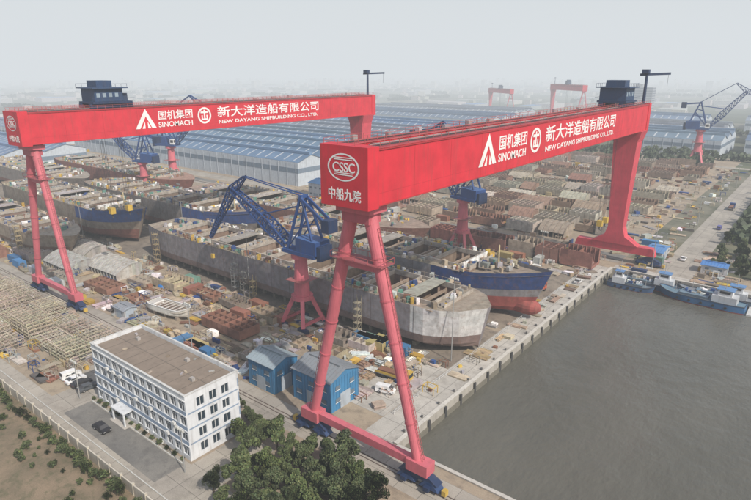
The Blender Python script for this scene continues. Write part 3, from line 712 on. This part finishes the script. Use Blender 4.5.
b=B(); b.box(-300,-60,41.3,41.5,0.02,.14,(.5,.5,.47)); b.box(-119,-84,48.6,48.8,.02,.14,(.5,.5,.47)); b.obj('kerb',M_WALL)

# ---------------------------------------------------------------- trees
def tree_mesh(seed,h=7,w=3.0,leaf=.30,n=5200,dark=False):
    rr=random.Random(seed); b=B(); tc=(.10,.075,.05)
    b.tube((0,0,0),(0,0,h*.4),.22,.15,tc,7); cl=[]
    for i in range(17):
        a=rr.uniform(0,6.28); r=w*rr.uniform(.1,.85); z=h*rr.uniform(.36,.9); k=1-max(0,(z/h-.55))*1.1
        p=Vector((math.cos(a)*r*k,math.sin(a)*r*k,z)); cl.append((p,rr.uniform(.22,.42)*w,rr.uniform(.55,1.45)))
        b.tube((0,0,h*rr.uniform(.25,.4)),p,.1,.03,tc,5,False)
    g=(.043,.062,.022) if dark else (.06,.086,.027)
    for i in range(n):
        p,r,k=rr.choice(cl); d=Vector((rr.gauss(0,1),rr.gauss(0,1),rr.gauss(0,1))).normalized()*r*(rr.random()**.4)
        c=p+d; u=Vector((rr.gauss(0,1),rr.gauss(0,1),rr.gauss(0,1))).normalized(); v=u.orthogonal().normalized()
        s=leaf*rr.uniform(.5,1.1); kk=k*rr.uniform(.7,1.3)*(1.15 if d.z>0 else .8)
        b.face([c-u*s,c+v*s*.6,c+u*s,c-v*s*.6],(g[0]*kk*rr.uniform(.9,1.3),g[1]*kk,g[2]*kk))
    o=b.obj('tree',M_LEAF); me=o.data; bpy.data.objects.remove(o); return me
TM=[tree_mesh(i,R.uniform(6,8),R.uniform(2.6,3.4),dark=i%2) for i in range(5)]
SM=[tree_mesh(20+i,2.2,1.3,.22,900) for i in range(2)]
def place(me,x,y,s,name='tree'):
    o=bpy.data.objects.new(name,me); col.objects.link(o); o.location=(x,y,0); o.rotation_euler=(0,0,R.uniform(0,6.28)); o.scale=(s*R.uniform(.9,1.15),s*R.uniform(.9,1.15),s*R.uniform(.85,1.15))
pts=[]
tries=0
while len(pts)<62 and tries<9000:
    tries+=1; x=R.uniform(-80,-46); y=R.uniform(46,66.5)
    if x<-74 and y<56: continue
    if x<-68 and y>63: continue
    if x>-54 and y>62: continue
    if all((x-a)**2+(y-c)**2>3.0**2 for a,c in pts): pts.append((x,y))
for x,y in pts: place(R.choice(TM),x,y,R.uniform(.55,.95))
for x,y in ((-82,64),(-86,65.5),(-90,66),(-79,64.5)): place(R.choice(TM),x,y,R.uniform(.5,.7))
for i in range(46): place(R.choice(SM),-160+i*2.2+R.uniform(-.6,.6),36.8+R.uniform(-1.2,.6),R.uniform(.6,1.1),'shrub')
for i in range(14): place(R.choice(SM),-119+i*2.6,49.2,R.uniform(.4,.6),'shrub')
for i in range(40): place(R.choice(TM),R.uniform(-29,-4),R.uniform(222,285),R.uniform(.5,.9))
for i in range(26): place(R.choice(SM),R.uniform(-150,-85),R.uniform(30,35.5),R.uniform(.3,.8),'shrub')
def belt(name,strips,seed,leaf=1.6,hh=8,dens=.5):
    rr=random.Random(seed); b=B()
    for (x0,y0,x1,y1,wd) in strips:
        L=math.hypot(x1-x0,y1-y0); n=int(L*dens)
        for i in range(n):
            t=rr.random(); cx=x0+(x1-x0)*t+rr.uniform(-wd,wd); cy=y0+(y1-y0)*t+rr.uniform(-wd,wd); h=hh*rr.uniform(.6,1.2); w=h*.45; k=rr.uniform(.6,1.3)
            for _ in range(26):
                d=Vector((rr.gauss(0,1),rr.gauss(0,1),rr.gauss(0,1))).normalized()*rr.random()**.4
                c=Vector((cx+d.x*w,cy+d.y*w,h*.55+d.z*h*.45)); u=Vector((rr.gauss(0,1),rr.gauss(0,1),rr.gauss(0,1))).normalized();v=u.orthogonal().normalized(); s=leaf*rr.uniform(.6,1.2)
                b.face([c-u*s,c+v*s,c+u*s,c-v*s],(.05*k,.07*k,.032*k))
    b.obj(name,M_LEAF)
S=[]
for i in range(70):
    d=R.uniform(620,3200); a=math.radians(R.uniform(-2,78)); x=-math.sin(a)*d; y=math.cos(a)*d; th=R.choice((0,math.pi/2,R.uniform(0,3))); L=R.uniform(60,300)
    if -820<x<160 and 140<y<950: continue
    S.append((x,y,x+math.cos(th)*L,y+math.sin(th)*L,R.uniform(4,16)))
S+= [(-22,280,-22,560,4),(-262,505,-75,505,3),(-262,545,20,548,4),(-300,770,60,780,6),(-820,575,-270,585,5),(-26,600,-26,560,3),(150,600,150,900,8),(-800,480,-900,900,10),(-590,600,-300,605,8),(-10,300,10,420,12)]
belt('distant_tree_line',S,5)
b=B(); rr=random.Random(9)
for i in range(1000):
    d=rr.uniform(620,4200); a=math.radians(rr.uniform(-4,80)); x=-math.sin(a)*d; y=math.cos(a)*d
    if -820<x<160 and 140<y<950: continue
    if rr.random()<.25: b.rbox(x,y,0,rr.uniform(30,90),rr.uniform(18,40),rr.uniform(7,12),rr.choice((0,1.57)),jit(rr.choice(((.5,.5,.5),(.4,.42,.45))),.2),jit(rr.choice(((.15,.25,.42),(.4,.4,.4),(.5,.5,.52))),.2))
    else: b.rbox(x,y,0,rr.uniform(10,22),rr.uniform(8,12),rr.uniform(5,14) if d<2500 else rr.uniform(8,34),rr.choice((0,1.57,.2)),jit((.5,.48,.45),.2),jit(rr.choice(((.3,.16,.12),(.3,.3,.3),(.45,.43,.4))),.2))
b.obj('distant_buildings',M_WALL)
E=empty('apartment_block',(-280,1080,0)); b=B(); b.box(-24,24,-10,10,0,44,(.32,.34,.38))
for k in range(11): b.box(-23.5,23.5,-10.2,-10,k*4+1.2,k*4+2.8,(.12,.15,.2)); b.box(24,24.2,-9.5,9.5,k*4+1.2,k*4+2.8,(.12,.15,.2))
b.box(-6,6,-5,5,44,49,(.35,.36,.38)); b.obj('walls',M_WALL,E)

# ---------------------------------------------------------------- vehicles
def car(x,y,ang,c,van=False):
    b=B(); L,W=4.5,1.8
    pr=[(-2.25,.35),(2.2,.35),(2.25,.75),(1.2,.95),(.55,1.42),(-1.2,1.45),(-1.75,1.0),(-2.25,.92)] if not van else [(-2.25,.35),(2.2,.35),(2.25,.9),(1.7,1.1),(1.1,1.9),(-2.1,1.95),(-2.25,1.2)]
    n=len(pr)
    def yw(z): return .9 if z<1.0 else .72
    for i in range(n):
        (x0,z0),(x1,z1)=pr[i],pr[(i+1)%n]; gl=max(z0,z1)>1.3 and abs(z0-z1)>.3
        b.face([(x0,-yw(z0),z0),(x1,-yw(z1),z1),(x1,yw(z1),z1),(x0,yw(z0),z0)][::-1],DK if gl else c)
    for s in (-1,1):
        b.face([(x0,s*yw(z0),z0) for x0,z0 in (pr if s<0 else pr[::-1])],c)
        b.face([(-1.5,s*.84,1.04),(.95,s*.84,1.04),(.5,s*.76,1.36),(-1.15,s*.76,1.38)],(.02,.025,.03))
        for wx in (-1.4,1.4): b.tube((wx,s*.72,.33),(wx,s*.93,.33),.33,.33,(.02,.02,.02),12); b.tube((wx,s*.9,.33),(wx,s*.95,.33),.18,.18,(.4,.4,.4),8)
        b.box(2.2,2.27,min(s*.5,s*.8),max(s*.5,s*.8),.6,.75,(.8,.8,.75)); b.box(-2.28,-2.24,min(s*.5,s*.8),max(s*.5,s*.8),.7,.85,(.4,.02,.02))
    b.obj('parked_car',M_PAINT,None,(x,y,.02),rot=ang)
for x,y,a,c,v in ((-127.5,50.5,1.57,(.03,.03,.035),0),(-130.2,50.4,1.6,(.7,.7,.7),0),(-133,50.6,1.55,(.75,.75,.74),1),(-124.5,50.6,1.57,(.08,.09,.1),0),(-106.5,44.6,.02,(.02,.02,.025),0),(-70,92,.3,(.7,.7,.7),1),(-38,240,1.57,(.7,.7,.7),0),(-35,300,1.57,(.1,.1,.3),1),(-61,190,1.57,(.6,.6,.6),0)):
    car(x,y,a,c,v)
def truck(x,y,ang,c,load):
    b=B(); b.box(-4.5,4.4,-1.1,1.1,.7,1.0,DK); b.box(2.6,4.5,-1.2,1.2,.7,2.9,c); b.box(4.5,4.53,-1,1,1.7,2.6,(.02,.03,.03))
    for s in (-1,1): b.box(3.3,4.2,min(s*1.2,s*1.23),max(s*1.2,s*1.23),1.7,2.5,(.02,.03,.03))
    b.box(-4.6,2.3,-1.25,1.25,1.0,1.2,(.2,.2,.2))
    for s in (-1,1): b.box(-4.6,2.3,min(s*1.25,s*1.18),max(s*1.25,s*1.18),1.2,1.8,c)
    b.box(-4,1.8,-.9,.9,1.2,2.0,load)
    for wx in (-3.6,-2.4,3.2):
        for s in (-1,1): b.tube((wx,s*.85,.5),(wx,s*1.22,.5),.5,.5,(.02,.02,.02),12)
    b.obj('flatbed_truck',M_PAINT,None,(x,y,.02),rot=ang)
truck(-72,98,.1,YEL,RUSTC); truck(-160,73.5+5,.0,BLUE,TAN); truck(-68,172,1.57,(.5,.1,.05),GREY); truck(-37,350,1.57,BLUE,RUSTC)
# ---------------------------------------------------------------- boats
def boat(x,y,ang,L,W,D,hc,dc,cab=True,z=-3.2,name='work_boat',ribs=False,lower=(.25,.05,.04)):
    E=empty(name,(x,y,z),ang); b=B(); rows=hull(b,-L/2,L/2,0,W,0,D,hc,lower,dc,1,split=.3,taper=.35,aft=.2,raise_=D*.35)
    for i in range(len(rows)-1):
        a,c=rows[i][-1],rows[i+1][-1]; dz=-.35*D if ribs else -.3
        b.face([(a[0],-a[1],a[2]+dz),(c[0],-c[1],c[2]+dz),(c[0],c[1],c[2]+dz),(a[0],a[1],a[2]+dz)],dc)
        for s in (-1,1): b.beam((a[0],s*a[1],a[2]+.02),(c[0],s*c[1],c[2]+.02),.22,.14,WHITE if ribs else (.08,.08,.09))
    b.obj('hull',M_PAINT,E)
    b=B()
    if cab:
        b.box(-L*.4,-L*.12,-W*.33,W*.33,D-.3,D+2.0,(.5,.52,.54)); b.box(-L*.34,-L*.18,-W*.26,W*.26,D+2.0,D+4.0,(.66,.67,.68)); b.box(-L*.36,-L*.16,-W*.31,W*.31,D+4.0,D+4.15,(.1,.22,.42))
        for s in (-1,1): b.box(-L*.32,-L*.2,min(s*W*.26,s*(W*.26+.03)),max(s*W*.26,s*(W*.26+.03)),D+2.8,D+3.6,DK)
        b.box(-L*.18,-L*.18+.03,-W*.23,W*.23,D+2.8,D+3.6,DK); b.tube((-L*.25,0,D+4.1),(-L*.25,0,D+8),.1,.06,GREY,6)
        b.box(-L*.08,L*.26,-W*.3,W*.3,D-.3,D+.5,(.10,.13,.16),(.13,.2,.26)); b.tube((L*.32,0,D),(L*.32,0,D+3),.1,.08,GREY,6)
        for k in range(6): b.rbox(-L*.05+k*L*.05,R.uniform(-1,1),D+.5,R.uniform(.5,1.5),R.uniform(.5,1.5),R.uniform(.3,1),0,jit(R.choice((TAN,GREY,BLUE,WHITE)),.2))
        for s in (-1,1):
            for k in range(5): b.tube((-L*.3+k*L*.14,s*(W/2+.1),D*.6),(-L*.3+k*L*.14,s*(W/2+.35),D*.6),.4,.4,(.02,.02,.02),10)
    if ribs:
        for k in range(7):
            xx=-L*.4+k*L*.11; b.beam((xx,-W*.44,D*.92),(xx,W*.44,D*.92),.25,.2,(.55,.52,.48))
        b.box(-L*.3,L*.2,-W*.2,W*.2,D*.4,D*.72,(.2,.14,.1)); b.box(-L*.45,-L*.3,-W*.36,W*.36,D*.65,D*1.05,WHITE,(.5,.48,.44))
        for a in (-.3,0,.3): b.box(L*a-.4,L*a+.4,-W*.4,W*.4,-.9,.1,(.3,.25,.2))
    b.obj('deck_and_cabin',M_PAINT,E)
boat(-147,86.5,.12,16,5.2,2.4,(.66,.64,.58),(.28,.23,.18),False,.9,'fishing_boat_hull',True,(.48,.45,.4))
boat(-43,208,math.pi+.03,21,5.5,2.8,(.04,.08,.16),(.13,.18,.22)); boat(-25,203.5,math.pi-.05,25,6.5,3,(.03,.11,.24),(.12,.2,.26)); boat(-22,210,math.pi,22,5,2.6,(.06,.09,.13),(.2,.22,.25)); boat(-47,202.5,.04,15,4.5,2.4,(.05,.10,.2),(.15,.2,.24))
b=B()
for x in (-9,-1,7): 
    b.box(x,x+7.4,204,206.5,-2.8,-2.1,(.5,.5,.48)); 
b.box(-12,-10,200,213,-2.8,-2.1,(.5,.5,.48)); b.obj('floating_pontoon',M_WALL)
b=B(); n=14
for i in range(n):
    for j in range(5):
        def P(a,e): 
            r=2.1*math.cos(e)*(1+.08*math.sin(a*5)); return (r*math.cos(a),r*math.sin(a)*.85,1.9*math.sin(e))
        a0=6.283*i/n;a1=6.283*(i+1)/n;e0=1.5708*j/5;e1=1.5708*(j+1)/5
        b.face([P(a0,e0),P(a1,e0),P(a1,e1),P(a0,e1)],(.02,.18,.5))
b.obj('tarpaulin_mound',M_PAINT,None,(-169,98,0)); 
def cont(x,y,ang,c,z=0):
    b=B(); b.box(-3,3,-1.22,1.22,.05,2.6,c)
    k=-2.9
    while k<2.9:
        for s in (-1,1): b.box(k,k+.14,min(s*1.22,s*1.26),max(s*1.22,s*1.26),.15,2.5,tuple(v*.85 for v in c))
        k+=.3
    for s in (-1,1):
        for t in (-1,1): b.box(s*3-.08,s*3+.08,t*1.22-.08,t*1.22+.08,0.02,2.66,c)
    b.box(3,3.05,-.05,.05,.2,2.5,DK); b.obj('shipping_container',M_PAINT,None,(x,y,z),rot=ang)
for i in range(38):
    zx=R.choice([(-178,-100,98,108),(-260,-66,198,203),(-300,-190,76,80),(-54,-46,218,262),(-130,-100,75.5,80),(-90,-78,108,110),(-250,-70,232,238)])
    cont(R.uniform(zx[0],zx[1]),R.uniform(zx[2],zx[3]),R.choice((0,0,1.57,.05)),jit(R.choice([(.05,.17,.34),(.08,.2,.36),(.4,.4,.4),(.28,.12,.08),(.14,.24,.2),(.45,.36,.16),(.45,.43,.38)]),.2))
for x,y,h in ((-66,114,22),(-140,111,24),(-215,137,24),(-66,168,22),(-150,167,24),(-45,222,18),(-250,110,22),(-44,300,14),(-44,360,14),(-44,420,14),(-120,75.5,14),(-82,47.5,9),(-122,47.5,9)):
    b=B(); b.tube((0,0,0),(0,0,h),.15,.08,(.3,.3,.29),8); b.box(-1.2,1.2,-.15,.15,h-.1,h+.1,GREY)
    for k in (-1,-.35,.35,1): b.rbox(k,-.2,h+.1,.4,.3,.4,0,(.6,.6,.55))
    b.obj('floodlight_mast',M_PAINT,None,(x,y,0))

# ---------------------------------------------------------------- haze (air volumes: extinction plus added emission glow in place of scattered sunlight; denser over the distant town)
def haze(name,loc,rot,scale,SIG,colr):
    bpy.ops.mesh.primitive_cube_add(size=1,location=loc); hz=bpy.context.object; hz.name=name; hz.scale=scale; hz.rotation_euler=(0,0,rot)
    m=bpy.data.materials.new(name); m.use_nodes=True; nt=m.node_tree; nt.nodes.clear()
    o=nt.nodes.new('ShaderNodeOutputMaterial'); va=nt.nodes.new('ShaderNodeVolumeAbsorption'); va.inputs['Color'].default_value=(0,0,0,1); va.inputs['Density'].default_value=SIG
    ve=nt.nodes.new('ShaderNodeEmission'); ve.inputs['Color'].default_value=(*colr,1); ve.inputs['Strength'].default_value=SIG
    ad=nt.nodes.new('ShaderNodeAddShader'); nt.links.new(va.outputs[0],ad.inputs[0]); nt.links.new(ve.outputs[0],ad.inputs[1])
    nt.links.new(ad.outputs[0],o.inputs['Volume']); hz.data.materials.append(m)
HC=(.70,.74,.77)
haze('glow_haze',(-1500,2500,270),0,(11000,11000,560),.00036,HC)
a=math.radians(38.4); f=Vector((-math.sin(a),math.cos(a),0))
haze('glow_haze',tuple(f*(620+4000)+Vector((0,0,160))),a,(11000,8000,345),.00065,HC)

# ---------------------------------------------------------------- light
el=math.radians(44); az=Vector((.97,-.24)).normalized()
sv=Vector((az.x*math.cos(el),az.y*math.cos(el),math.sin(el)))
w=bpy.data.worlds.new('World'); sc.world=w; w.use_nodes=True; nt=w.node_tree
bg=nt.nodes['Background']; sk=nt.nodes.new('ShaderNodeTexSky'); sk.sky_type='NISHITA'; sk.sun_disc=False; sk.sun_elevation=el; sk.sun_rotation=math.atan2(az.x,az.y); sk.dust_density=3; sk.air_density=1.2; sk.altitude=50
nt.links.new(sk.outputs[0],bg.inputs[0]); bg.inputs[1].default_value=.14
l=bpy.data.lights.new('sun','SUN'); l.energy=5.0; l.angle=math.radians(.8); l.color=(1,.93,.84)
lo=bpy.data.objects.new('sun',l); col.objects.link(lo); lo.rotation_euler=sv.to_track_quat('Z','Y').to_euler()
# ---------------------------------------------------------------- camera
cd=bpy.data.cameras.new('camera'); cam=bpy.data.objects.new('camera',cd); col.objects.link(cam)
cam.location=(0,0,70); cam.rotation_euler=(math.radians(90-17.29),0,math.radians(38.4)); cd.sensor_width=36; cd.lens=27.56; cd.clip_start=.5; cd.clip_end=60000
sc.camera=cam
